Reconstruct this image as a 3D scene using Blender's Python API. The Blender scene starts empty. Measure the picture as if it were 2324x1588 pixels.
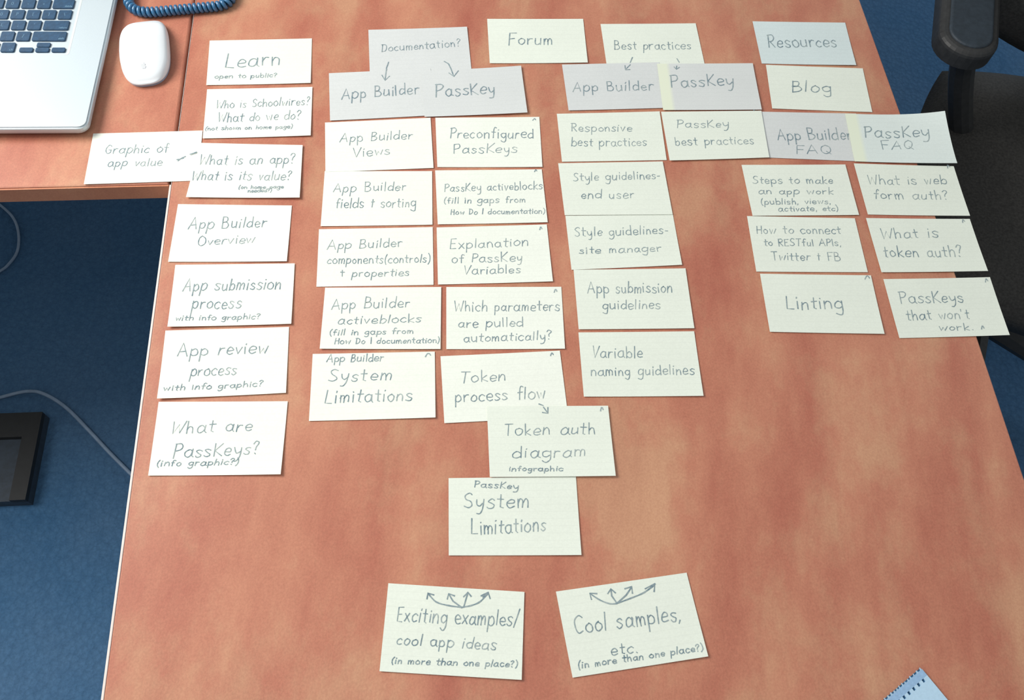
import bpy, bmesh, math, random
from mathutils import Vector, Matrix, noise
random.seed(7)
C = bpy.context.scene.collection
S = bpy.context.scene
TZ = 0.74                      # height of the table tops above the floor, metres
PI = math.pi

# ------------------------------------------------------------------ camera
def rot_cam():
    t, r = 0.4744677, -0.1080136
    R = Vector((1, 0, 0)); U = Vector((0, math.cos(t), math.sin(t))); F = Vector((0, math.sin(t), -math.cos(t)))
    c, s = math.cos(r), math.sin(r)
    X = R * c - U * s; Y = R * s + U * c; Z = -F
    return Matrix(((X.x, Y.x, Z.x), (X.y, Y.y, Z.y), (X.z, Y.z, Z.z))).to_4x4()
cd = bpy.data.cameras.new('camera'); cam = bpy.data.objects.new('camera', cd); C.objects.link(cam)
cam.matrix_world = Matrix.Translation((0, 0, TZ + 0.82669)) @ rot_cam()
cd.sensor_width = 36; cd.lens = 1984.24 / 2324 * 36; cd.clip_start = 0.02
S.camera = cam

# ------------------------------------------------------------------ world, lamps, exposure
S.view_settings.view_transform = 'Standard'; S.view_settings.look = 'None'
S.view_settings.gamma = 1.0; S.view_settings.use_curve_mapping = False
S.view_settings.exposure = 0.0
wd = bpy.data.worlds.new('room_light'); S.world = wd; wd.use_nodes = True
wd.node_tree.nodes['Background'].inputs[0].default_value = (0.88, 0.95, 1.0, 1)
wd.node_tree.nodes['Background'].inputs[1].default_value = 0.34
def area(name, loc, target, size, sy, power, col):
    l = bpy.data.lights.new(name, 'AREA'); l.shape = 'RECTANGLE'; l.size = size; l.size_y = sy
    l.energy = power; l.color = col
    o = bpy.data.objects.new(name, l); C.objects.link(o); o.location = loc
    o.rotation_euler = (Vector(target) - Vector(loc)).to_track_quat('-Z', 'Y').to_euler()
    return o
area('window_light', (-1.75, 0.78, TZ + 1.35), (-0.1, 0.45, TZ), 1.2, 1.0, 55, (1.0, 0.98, 0.94))
area('ceiling_lamp', (-0.2, -0.3, TZ + 1.9), (0.0, 0.5, TZ), 1.2, 0.6, 6, (1.0, 0.98, 0.94))
area('added_floor_fill', (2.7, 3.3, 2.0), (0.9, 1.1, 0.0), 1.2, 0.9, 20, (0.80, 0.90, 1.0))  # unseen fill, added to brighten the carpet right of the table

# ------------------------------------------------------------------ materials
def new_mat(name, rough=0.6, metal=0.0, spec=0.5):
    m = bpy.data.materials.new(name); m.use_nodes = True
    b = m.node_tree.nodes['Principled BSDF']
    b.inputs['Roughness'].default_value = rough; b.inputs['Metallic'].default_value = metal
    b.inputs['Specular IOR Level'].default_value = spec
    return m, m.node_tree, b
def nz(nt, scale, detail=3, rough=0.5, vec=None, dist=0.0):
    n = nt.nodes.new('ShaderNodeTexNoise'); n.inputs['Scale'].default_value = scale
    n.inputs['Detail'].default_value = detail; n.inputs['Roughness'].default_value = rough
    n.inputs['Distortion'].default_value = dist
    if vec is not None: nt.links.new(vec, n.inputs['Vector'])
    return n.outputs['Fac']
def ramp(nt, fac, stops):
    r = nt.nodes.new('ShaderNodeValToRGB'); nt.links.new(fac, r.inputs[0])
    e = r.color_ramp.elements
    e[0].position, e[0].color = stops[0][0], (*stops[0][1], 1)
    e[1].position, e[1].color = stops[-1][0], (*stops[-1][1], 1)
    for p, c in stops[1:-1]:
        x = e.new(p); x.color = (*c, 1)
    return r.outputs[0]
def mix(nt, fac, a, b, mode='MIX'):
    n = nt.nodes.new('ShaderNodeMix'); n.data_type = 'RGBA'; n.blend_type = mode
    for i, v in ((0, fac), (6, a), (7, b)):
        if isinstance(v, (int, float)): n.inputs[i].default_value = v
        elif isinstance(v, tuple): n.inputs[i].default_value = (*v, 1)
        else: nt.links.new(v, n.inputs[i])
    return n.outputs[2]
def objvec(nt, scale=(1, 1, 1), rz=0.0, world=False):
    tc = nt.nodes.new('ShaderNodeNewGeometry' if world else 'ShaderNodeTexCoord')
    mp = nt.nodes.new('ShaderNodeMapping'); mp.inputs['Scale'].default_value = scale
    mp.inputs['Rotation'].default_value = (0, 0, rz)
    mp.vector_type = 'TEXTURE' if False else 'POINT'
    nt.links.new(tc.outputs['Position' if world else 'Object'], mp.inputs[0])
    return mp.outputs[0]
def bump(nt, b, h, strength=0.2, dist=0.001):
    n = nt.nodes.new('ShaderNodeBump'); n.inputs['Strength'].default_value = strength
    n.inputs['Distance'].default_value = dist
    nt.links.new(h, n.inputs['Height']); nt.links.new(n.outputs[0], b.inputs['Normal'])
M = {}
def plain(name, col, rough=0.5, metal=0.0, var=0.08, scale=60, spec=0.5, bmp=0.0):
    m, nt, b = new_mat(name, rough, metal, spec)
    f = nz(nt, scale, 3, 0.6, objvec(nt))
    lo = tuple(c * (1 - var) for c in col); hi = tuple(min(1, c * (1 + var)) for c in col)
    nt.links.new(ramp(nt, f, [(0.3, lo), (0.7, hi)]), b.inputs['Base Color'])
    if bmp: bump(nt, b, f, bmp)
    M[name] = m; return m

GRAIN = math.radians(-9.5)
def wood(name, red, mid, tan, gloss=0.42):
    m, nt, b = new_mat(name, gloss, 0, 0.35)
    v = objvec(nt, (1.0, 0.60, 1.0), GRAIN, world=True)
    v2 = objvec(nt, (1.0, 0.22, 1.0), GRAIN, world=True)
    f1 = nz(nt, 9.5, 6, 0.66, v, 0.12)
    f2 = nz(nt, 16, 5, 0.6, v2, 0.2)
    f3 = nz(nt, 520, 3, 0.8, objvec(nt, (1, 0.8, 1), GRAIN, world=True))
    c1 = ramp(nt, f1, [(0.33, red), (0.48, mid), (0.62, tan)])
    c2 = mix(nt, 0.42, c1, ramp(nt, f2, [(0.3, tuple(x * 0.78 for x in red)), (0.72, tuple(min(1, x * 1.12) for x in tan))]))
    c3 = mix(nt, 0.55, c2, ramp(nt, f3, [(0.25, (0.36, 0.36, 0.36)), (0.75, (0.64, 0.64, 0.64))]), 'OVERLAY')
    nt.links.new(c3, b.inputs['Base Color'])
    M[name] = m
wood('cherry_laminate', (0.45, 0.130, 0.088), (0.53, 0.190, 0.122), (0.60, 0.32, 0.19))
wood('cherry_edge', (0.60, 0.22, 0.11), (0.64, 0.25, 0.13), (0.68, 0.30, 0.16))
plain('edging_highlight', (0.80, 0.70, 0.64), 0.35)  # plastic edging, its caught light painted in as a pale base colour

def paper(name, col, strip=None):
    m, nt, b = new_mat(name, 0.75, 0, 0.2)
    uv = nt.nodes.new('ShaderNodeTexCoord'); sep = nt.nodes.new('ShaderNodeSeparateXYZ')
    nt.links.new(uv.outputs['UV'], sep.inputs[0])
    f = nz(nt, 520, 2, 0.7, objvec(nt)); g = nz(nt, 22, 3, 0.5, objvec(nt))
    c = ramp(nt, f, [(0.25, tuple(x * 0.90 for x in col)), (0.75, tuple(min(1, x * 1.06) for x in col))])
    c = mix(nt, 0.5, c, ramp(nt, g, [(0.3, tuple(x * 0.95 for x in col)), (0.7, tuple(min(1, x * 1.02) for x in col))]))
    # faint printed rules across the sheet
    w = nt.nodes.new('ShaderNodeMath'); w.operation = 'MULTIPLY'; w.inputs[1].default_value = 11.0
    nt.links.new(sep.outputs['Y'], w.inputs[0])
    fr = nt.nodes.new('ShaderNodeMath'); fr.operation = 'FRACT'; nt.links.new(w.outputs[0], fr.inputs[0])
    lt = nt.nodes.new('ShaderNodeMath'); lt.operation = 'LESS_THAN'; lt.inputs[1].default_value = 0.09
    nt.links.new(fr.outputs[0], lt.inputs[0])
    sc = nt.nodes.new('ShaderNodeMath'); sc.operation = 'MULTIPLY'; sc.inputs[1].default_value = 0.22
    nt.links.new(lt.outputs[0], sc.inputs[0])
    c = mix(nt, sc.outputs[0], c, tuple(x * 0.82 for x in col))
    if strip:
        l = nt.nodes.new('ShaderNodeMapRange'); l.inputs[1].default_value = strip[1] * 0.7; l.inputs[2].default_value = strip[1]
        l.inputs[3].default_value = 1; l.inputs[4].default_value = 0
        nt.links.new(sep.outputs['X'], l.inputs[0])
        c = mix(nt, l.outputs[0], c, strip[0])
    nt.links.new(c, b.inputs['Base Color'])
    M[name] = m
paper('cream', (0.89, 0.92, 0.825))
paper('sage', (0.83, 0.875, 0.77))
paper('lavender', (0.70, 0.72, 0.705))
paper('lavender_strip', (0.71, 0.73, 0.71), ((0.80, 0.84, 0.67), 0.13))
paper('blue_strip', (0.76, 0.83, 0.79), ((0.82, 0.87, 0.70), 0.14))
paper('bluish', (0.70, 0.79, 0.78))
def ink_mat():
    m, nt, b = new_mat('pencil_ink', 0.8, 0, 0.1)
    f = nz(nt, 260, 2, 0.6, objvec(nt)); g = nz(nt, 45, 3, 0.6, objvec(nt))
    a = ramp(nt, g, [(0.34, (0.12, 0.19, 0.24)), (0.54, (0.28, 0.36, 0.38)), (0.72, (0.50, 0.56, 0.53))])
    c = mix(nt, 0.4, a, ramp(nt, f, [(0.3, (0.10, 0.19, 0.25)), (0.7, (0.55, 0.60, 0.57))]))
    nt.links.new(c, b.inputs['Base Color']); M['ink'] = m
ink_mat()
plain('aluminium', (0.60, 0.68, 0.72), 0.42, 0.25, 0.03, 900)
plain('aluminium_rim', (0.76, 0.80, 0.80), 0.35, 0.2, 0.03, 900)
plain('key_black', (0.018, 0.065, 0.135), 0.45, 0, 0.25, 300)
plain('legend', (0.16, 0.30, 0.42), 0.6)
plain('screen_black', (0.01, 0.015, 0.02), 0.1)
plain('mouse_white', (0.86, 0.90, 0.93), 0.3, 0, 0.02)
plain('mouse_base', (0.45, 0.55, 0.68), 0.4)
plain('logo_grey', (0.66, 0.68, 0.70), 0.5)
plain('cord_blue', (0.04, 0.16, 0.32), 0.28, 0, 0.2, 200, 0.8)
plain('cable_grey', (0.24, 0.33, 0.45), 0.4, 0, 0.1, 80)
plain('chair_black', (0.052, 0.049, 0.045), 0.75, 0, 0.35, 260, 0.3, 0.2)
plain('chair_plastic', (0.034, 0.034, 0.034), 0.5, 0, 0.2, 120)
plain('arm_pad', (0.030, 0.042, 0.055), 0.6, 0, 0.2, 120)
plain('box_black', (0.011, 0.012, 0.013), 0.6, 0, 0.2, 90)
plain('box_grey', (0.030, 0.045, 0.065), 0.6, 0, 0.2, 90)
plain('pad_paper', (0.50, 0.70, 0.86), 0.7, 0, 0.05, 400)
plain('pad_binding', (0.32, 0.50, 0.72), 0.7, 0, 0.1, 400)
plain('pad_back', (0.02, 0.10, 0.20), 0.7)
def carpet():
    m, nt, b = new_mat('carpet_blue', 0.95, 0, 0.1)
    v = objvec(nt)
    f = nz(nt, 3.0, 4, 0.55, v); g = nz(nt, 240, 3, 0.75, v)
    vo = nt.nodes.new('ShaderNodeTexVoronoi'); vo.inputs['Scale'].default_value = 95; nt.links.new(v, vo.inputs['Vector'])
    a = ramp(nt, f, [(0.3, (0.050, 0.145, 0.290)), (0.7, (0.085, 0.175, 0.310))])
    c = mix(nt, 0.6, a, ramp(nt, g, [(0.25, (0.30, 0.30, 0.30)), (0.75, (0.70, 0.70, 0.70))]), 'OVERLAY')
    c = mix(nt, 0.25, c, ramp(nt, vo.outputs['Distance'], [(0.0, (0.10, 0.19, 0.29)), (0.8, (0.04, 0.08, 0.13))]))
    nt.links.new(c, b.inputs['Base Color']); bump(nt, b, vo.outputs['Distance'], 0.5, 0.004); M['carpet'] = m
carpet()

# ------------------------------------------------------------------ helpers
def link(name, bm, mat, parent=None, smooth=False, loc=None, rz=0.0):
    me = bpy.data.meshes.new(name)
    bmesh.ops.recalc_face_normals(bm, faces=bm.faces)
    bm.to_mesh(me); bm.free()
    me.materials.append(M[mat])
    if smooth:
        for p in me.polygons: p.use_smooth = True
    o = bpy.data.objects.new(name, me); C.objects.link(o)
    if parent: o.parent = parent
    if loc is not None: o.location = loc
    if rz: o.rotation_euler = (0, 0, rz)
    return o
def empty(name, loc=(0, 0, 0), rz=0.0):
    o = bpy.data.objects.new(name, None); C.objects.link(o); o.location = loc; o.rotation_euler = (0, 0, rz)
    o.empty_display_size = 0.05
    return o
def tag(o, label=None, cat=None, group=None, kind=None):
    if label: o['label'] = label
    if cat: o['category'] = cat
    if group: o['group'] = group
    if kind: o['kind'] = kind
    return o
def prism(bm, pts, z0, z1, bev=0.0, seg=2):
    """closed outline extruded from z0 to z1, its top edge rounded by bev"""
    rings = [[bm.verts.new((x, y, z0)) for x, y in pts]]
    n = len(pts); cx = sum(p[0] for p in pts) / n; cy = sum(p[1] for p in pts) / n
    def inset(d):
        out = []
        for i in range(n):
            a = Vector(pts[i - 1]); b = Vector(pts[i]); c = Vector(pts[(i + 1) % n])
            e1 = (b - a).normalized(); e2 = (c - b).normalized()
            n1 = Vector((-e1.y, e1.x)); n2 = Vector((-e2.y, e2.x)); s = (n1 + n2)
            s = s / max(0.3, s.length_squared) * 2
            out.append(b + s * d)
        return out
    area2 = sum(pts[i - 1][0] * pts[i][1] - pts[i][0] * pts[i - 1][1] for i in range(n))
    sg = 1 if area2 > 0 else -1
    if bev > 0:
        for k in range(seg + 1):
            a = k / seg * PI / 2
            rings.append([bm.verts.new((p.x, p.y, z1 - bev + bev * math.sin(a))) for p in inset(sg * bev * (1 - math.cos(a)))])
    else:
        rings.append([bm.verts.new((x, y, z1)) for x, y in pts])
    for r0, r1 in zip(rings, rings[1:]):
        for i in range(n):
            bm.faces.new((r0[i - 1], r0[i], r1[i], r1[i - 1]))
    bm.faces.new(rings[0][::-1]); bm.faces.new(rings[-1])
def rrect(x0, y0, x1, y1, r, n=5):
    out = []
    for cx, cy, a0 in ((x1 - r, y1 - r, 0), (x0 + r, y1 - r, 90), (x0 + r, y0 + r, 180), (x1 - r, y0 + r, 270)):
        for k in range(n + 1):
            a = math.radians(a0 + 90 * k / n); out.append((cx + r * math.cos(a), cy + r * math.sin(a)))
    return out
def box(bm, x0, y0, z0, x1, y1, z1):
    vs = [bm.verts.new((x, y, z)) for z in (z0, z1) for x, y in ((x0, y0), (x1, y0), (x1, y1), (x0, y1))]
    for f in ((3, 2, 1, 0), (4, 5, 6, 7), (0, 1, 5, 4), (1, 2, 6, 5), (2, 3, 7, 6), (3, 0, 4, 7)):
        bm.faces.new([vs[i] for i in f])
def spline(pts, n=8, closed=False):
    pts = [Vector(p) for p in pts]; out = []; m = len(pts)
    for i in range(m if closed else m - 1):
        if closed: a, b, c, d = pts[i - 1], pts[i], pts[(i + 1) % m], pts[(i + 2) % m]
        else: a, b, c, d = pts[max(i - 1, 0)], pts[i], pts[i + 1], pts[min(i + 2, m - 1)]
        for k in range(n):
            t = k / n
            out.append(0.5 * ((2 * b) + (c - a) * t + (2 * a - 5 * b + 4 * c - d) * t * t + (3 * b - a - 3 * c + d) * t ** 3))
    if not closed: out.append(pts[-1])
    return out
def tube(bm, path, r, seg=8, caps=True):
    path = [Vector(p) for p in path]; rings = []; up = Vector((0, 0, 1)); n = len(path)
    prev = None
    for i, p in enumerate(path):
        t = (path[min(i + 1, n - 1)] - path[max(i - 1, 0)]).normalized()
        if prev is None:
            u = t.cross(up if abs(t.z) < 0.9 else Vector((1, 0, 0))).normalized()
        else:
            u = (prev - t * prev.dot(t)).normalized()
        prev = u; w = t.cross(u)
        rr = r(i / (n - 1)) if callable(r) else r
        rings.append([bm.verts.new(p + (u * math.cos(2 * PI * k / seg) + w * math.sin(2 * PI * k / seg)) * rr) for k in range(seg)])
    for a, b in zip(rings, rings[1:]):
        for k in range(seg):
            bm.faces.new((a[k - 1], a[k], b[k], b[k - 1]))
    if caps:
        bm.faces.new(rings[0][::-1]); bm.faces.new(rings[-1])

# ------------------------------------------------------------------ the setting
bm = bmesh.new(); box(bm, -4, -3, -0.04, 4, 6, 0.0)
floor = link('floor', bm, 'carpet'); tag(floor, 'blue carpeted floor', kind='structure')
plain('wall_paint', (0.62, 0.63, 0.60), 0.8)
bm = bmesh.new(); box(bm, -4, 4.0, 0, 4, 4.1, 2.7); tag(link('wall_back', bm, 'wall_paint'), kind='structure')
bm = bmesh.new(); box(bm, 3.4, -3, 0, 3.5, 4.0, 2.7); tag(link('wall_right', bm, 'wall_paint'), kind='structure')

# ------------------------------------------------------------------ tables
D = Vector((-0.1647, 0.9863)); N_ = Vector((0.9863, 0.1647))       # along and across the big table
P0 = Vector((-0.3183, 0.0440))                                     # a point of its left edge
Q0 = Vector((0.4820, 0.6697))                                      # a point of its right edge
def al(P, s, t=0.0): v = P + D * s + N_ * t; return (v.x, v.y)
left_edge = lambda s: al(P0, s)
tt = tag(empty('conference_table', (0.08, 0.5, 0)), 'long cherry-coloured table covered in rows of handwritten notes', 'table')
off = Vector((-0.08, -0.5))
def sh(pts): return [(p[0] - 0.08, p[1] - 0.5) for p in pts]
R_edge = [(0.5331 + 0.0573 * 1.4, 0.3417 - 0.3417 * 1.4), (0.5600, 0.185), (0.5331, 0.3417), (0.5091, 0.4998), (0.4835, 0.6600), (0.4579, 0.8201), (0.4230, 1.0197), (0.353, 1.40), (0.285, 1.76)]
L_edge = [al(P0, 1.72), al(P0, -0.42)]
bm = bmesh.new(); prism(bm, sh(R_edge + L_edge), TZ - 0.025, TZ, 0.0012)
link('tabletop', bm, 'cherry_laminate', tt)
bm = bmesh.new()
for s0, s1, t in ((-0.42, 0.553, 0.0024), (0.553, 1.72, 0.0007)):
    prism(bm, sh([al(P0, s0, -t), al(P0, s1, -t), al(P0, s1), al(P0, s0)]), TZ - 0.025, TZ + 0.0002, 0.0005)
tag(link('edge_band', bm, 'edging_highlight', tt), 'plastic edging, coloured pale for the highlight along it')
for s, t in ((-0.2, 0.15), (1.5, 0.15), (-0.2, 0.72), (1.5, 0.72)):
    bm = bmesh.new(); x, y = al(P0, s, t)
    prism(bm, [(x - 0.08 + 0.03 * math.cos(a * PI / 8), y - 0.5 + 0.03 * math.sin(a * PI / 8)) for a in range(16)], 0.0, TZ - 0.025)
    link('leg', bm, 'box_black', tt)
# the desk joined on the left
E0 = Vector((-0.4104, 0.5905)); 
dt = tag(empty('desk', (-0.9, 0.9, 0)), 'smaller cherry desk on the left carrying the laptop and mouse', 'desk')
def dk(s, t): v = E0 - N_ * t + D * s; return (v.x + 0.9, v.y - 0.9)
g = 0.0032
bm = bmesh.new(); prism(bm, [dk(0, g), dk(0.80, g), dk(0.80, 1.5), dk(0, 1.5)], TZ - 0.024, TZ - 0.0002, 0.002)
link('tabletop', bm, 'cherry_laminate', dt)
bm = bmesh.new(); prism(bm, [dk(-0.0015, g), dk(0, g), dk(0, 1.5), dk(-0.0015, 1.5)], TZ - 0.024, TZ - 0.002)
link('edge_band', bm, 'cherry_edge', dt)
for s, t in ((0.06, 1.42), (0.74, 1.42), (0.74, 0.06)):
    bm = bmesh.new(); x, y = dk(s, t)
    prism(bm, [(x + 0.028 * math.cos(a * PI / 8), y + 0.028 * math.sin(a * PI / 8)) for a in range(16)], 0.0, TZ - 0.024)
    link('leg', bm, 'box_black', dt)

# ------------------------------------------------------------------ handwriting: a single-stroke letter set
F = {
'a': (.55, ".45,.42 .28,.56 .06,.40 .05,.13 .22,0 .42,.15 .46,.5", "!.46,.55 .46,.1 .56,0"),
'b': (.50, "!.05,1 .05,0", ".05,.35 .25,.55 .45,.4 .45,.12 .25,0 .05,.12"),
'c': (.45, ".42,.45 .25,.56 .05,.38 .05,.15 .22,0 .42,.08"),
'd': (.53, ".45,.42 .25,.55 .05,.38 .05,.12 .22,0 .45,.14", "!.47,1 .47,0"),
'e': (.47, ".06,.28 .42,.30 .40,.48 .22,.56 .05,.38 .06,.12 .22,0 .44,.08"),
'f': (.38, ".40,.93 .27,1 .17,.80 .16,0", "!.02,.55 .34,.56"),
'g': (.52, ".45,.45 .25,.56 .05,.4 .07,.15 .25,.04 .45,.2", ".47,.55 .47,-.1 .38,-.38 .2,-.42 .05,-.3"),
'h': (.50, "!.05,1 .05,0", ".05,.3 .22,.55 .40,.45 .43,0"),
'i': (.18, "!.07,.55 .07,0", "!.08,.76 .10,.82"),
'j': (.25, ".15,.55 .15,-.25 .0,-.38", "!.15,.76 .16,.82"),
'k': (.46, "!.05,1 .05,0", "!.40,.55 .06,.25 .43,0"),
'l': (.18, "!.08,1 .07,0"),
'm': (.70, "!.05,.55 .05,0", ".05,.3 .17,.55 .30,.42 .32,0", ".32,.3 .44,.55 .59,.42 .61,0"),
'n': (.50, "!.05,.55 .05,0", ".05,.3 .22,.55 .40,.42 .43,0"),
'o': (.50, ".25,.56 .06,.4 .06,.14 .25,0 .44,.14 .44,.4 .25,.56"),
'p': (.51, "!.05,.55 .04,-.42", ".05,.38 .25,.56 .45,.4 .43,.12 .22,0 .05,.12"),
'q': (.51, ".45,.45 .25,.56 .05,.4 .07,.1 .25,.02 .45,.2", "!.46,.55 .46,-.42"),
'r': (.40, "!.05,.55 .05,0", ".05,.3 .18,.52 .36,.52"),
's': (.44, ".40,.48 .22,.57 .06,.45 .20,.30 .38,.18 .32,.02 .15,0 .03,.08"),
't': (.38, "!.18,.88 .18,.05 .31,0", "!.02,.57 .37,.57"),
'u': (.52, ".05,.55 .06,.12 .22,0 .42,.15", "!.43,.55 .44,0"),
'v': (.44, "!.03,.55 .2,0 .4,.56"),
'w': (.64, "!.03,.55 .16,0 .31,.45 .45,0 .60,.56"),
'x': (.45, "!.03,.55 .4,0", "!.4,.55 .03,0"),
'y': (.50, ".04,.55 .1,.22 .25,.12 .42,.3", ".45,.55 .43,-.1 .3,-.4 .1,-.4"),
'A': (.68, "!0,0 .32,1 .62,0", "!.12,.35 .52,.36"),
'B': (.60, "!.05,1 .05,0", ".05,1 .35,.97 .42,.75 .30,.55 .05,.52", ".05,.52 .40,.5 .54,.25 .38,.03 .05,0"),
'C': (.56, ".5,.85 .3,1 .07,.7 .06,.3 .25,0 .52,.12"),
'D': (.62, "!.10,1 .08,0", ".0,.98 .4,.93 .57,.5 .4,.1 .05,0"),
'E': (.54, "!.47,1 .06,1 .06,0 .47,0", "!.06,.52 .38,.53"),
'F': (.52, "!.50,1 .06,1 .05,0", "!.06,.52 .38,.53"),
'G': (.60, ".5,.85 .3,1 .07,.7 .06,.3 .25,0 .5,.15 .52,.42", "!.3,.42 .57,.42"),
'H': (.58, "!.06,1 .05,0", "!.50,1 .50,0", "!.05,.52 .50,.54"),
'I': (.20, "!.1,1 .1,0"),
'K': (.56, "!.06,1 .05,0", "!.52,1 .06,.42 .54,0"),
'L': (.54, "!.06,1 .05,.02 .50,.0"),
'O': (.62, ".30,1 .07,.75 .06,.25 .30,0 .55,.25 .54,.75 .30,1"),
'P': (.52, "!.06,1 .05,0", ".0,.97 .35,1 .48,.78 .35,.55 .06,.48"),
'Q': (.64, ".30,1 .07,.75 .06,.25 .30,0 .55,.25 .54,.75 .30,1", "!.35,.25 .62,-.05"),
'R': (.56, "!.06,1 .05,0", ".0,.97 .35,1 .48,.78 .35,.55 .06,.50", "!.18,.5 .53,0"),
'S': (.52, ".46,.88 .28,1 .07,.82 .15,.58 .38,.42 .44,.15 .25,0 .03,.1"),
'T': (.58, "!.0,1 .56,1", "!.28,1 .27,0"),
'U': (.58, ".05,1 .06,.2 .28,0 .5,.2 .51,1"),
'V': (.56, "!.0,1 .24,0 .54,1"),
'W': (.80, "!.0,1 .16,0 .38,.75 .56,0 .78,1"),
'M': (.74, "!.04,0 .06,1 .35,.3 .64,1 .68,0"),
'N': (.60, "!.05,0 .05,1 .52,0 .53,1"),
'Y': (.54, "!.0,1 .26,.5 .52,1", "!.26,.5 .25,0"),
'X': (.54, "!.0,1 .5,0", "!.5,1 0,0"), 'Z': (.54, "!.0,1 .5,1 0,0 .5,0"), 'J': (.5, ".4,1 .4,.2 .2,0 .0,.15"),
'?': (.42, ".02,.80 .14,.98 .32,.93 .36,.75 .20,.52 .17,.32", "!.16,.06 .18,.0"),
'(': (.26, ".22,1.05 .07,.7 .06,.2 .2,-.18"),
')': (.26, ".04,1.05 .19,.7 .2,.2 .04,-.18"),
'+': (.42, "!.2,.88 .2,.05", "!.04,.60 .36,.60"),
'-': (.34, "!.04,.3 .3,.3"), '.': (.18, "!.06,.03 .09,.0"), ',': (.2, "!.1,.05 .04,-.14"),
"'": (.16, "!.08,1 .05,.8"), '/': (.34, "!.32,1.05 .0,-.1"), '^': (.62, ".0,.0 .18,.95 .36,.9 .5,.3"),
'=': (.42, "!.04,.45 .38,.45", "!.04,.2 .38,.2"), ';': (.2, "!.1,.5 .1,.44", "!.1,.05 .04,-.14"),
'[': (.26, "!.24,1 .06,1 .06,-.1 .24,-.1"), ']': (.26, "!.0,1 .18,1 .18,-.1 .0,-.1"), '\\': (.34, "!.0,1 .32,0"), ' ': (.40,),
}
for i, ch in enumerate("0123456789"):
    F[ch] = F['O'] if ch == '0' else F['I'] if ch == '1' else F['S'] if ch in '58' else F['Z'] if ch in '27' else F['B']
def strokes(text, rnd, neat=False):
    x = 0; out = []
    for ch in text:
        gl = F[ch]; k = 1 if neat else rnd.uniform(.93, 1.08); dy = 0 if neat else rnd.uniform(-.035, .035); sl = 0 if neat else .09 + rnd.uniform(-.05, .05)
        for s in gl[1:]:
            sharp = s[0] == '!'
            pts = [tuple(float(v) for v in q.split(',')) for q in s.lstrip('!').split()]
            if not neat: pts = [(a + rnd.uniform(-.03, .03), b + rnd.uniform(-.03, .03)) for a, b in pts]
            pts = [(x + (a + b * sl) * k, b * k + dy) for a, b in pts]
            if not sharp: pts = [tuple(v) for v in spline([Vector((a, b, 0)) for a, b in pts], 4)]
            out.append([(q[0], q[1]) for q in pts])
        x += gl[0] * k + (.13 if not neat else .15)
    return out, max(x - .13, .1)
def ribbon(bm, pts, w, zf):
    n = len(pts)
    if n < 2: return
    prev = None
    for i in range(n):
        a = Vector(pts[max(i - 1, 0)]); b = Vector(pts[min(i + 1, n - 1)]); t = (b - a)
        if t.length < 1e-7: continue
        t.normalize(); nr = Vector((-t.y, t.x)); p = Vector(pts[i])
        ww = w * (0.5 + 0.08 * math.sin(i * 1.7 + pts[0][0] * 900))
        if i == 0: p = p - t * w * .4
        if i == n - 1: p = p + t * w * .4
        l = p + nr * ww; r = p - nr * ww
        v = (bm.verts.new((l.x, l.y, zf(l.x, l.y))), bm.verts.new((r.x, r.y, zf(r.x, r.y))))
        if prev: bm.faces.new((prev[0], prev[1], v[1], v[0]))
        prev = v
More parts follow.
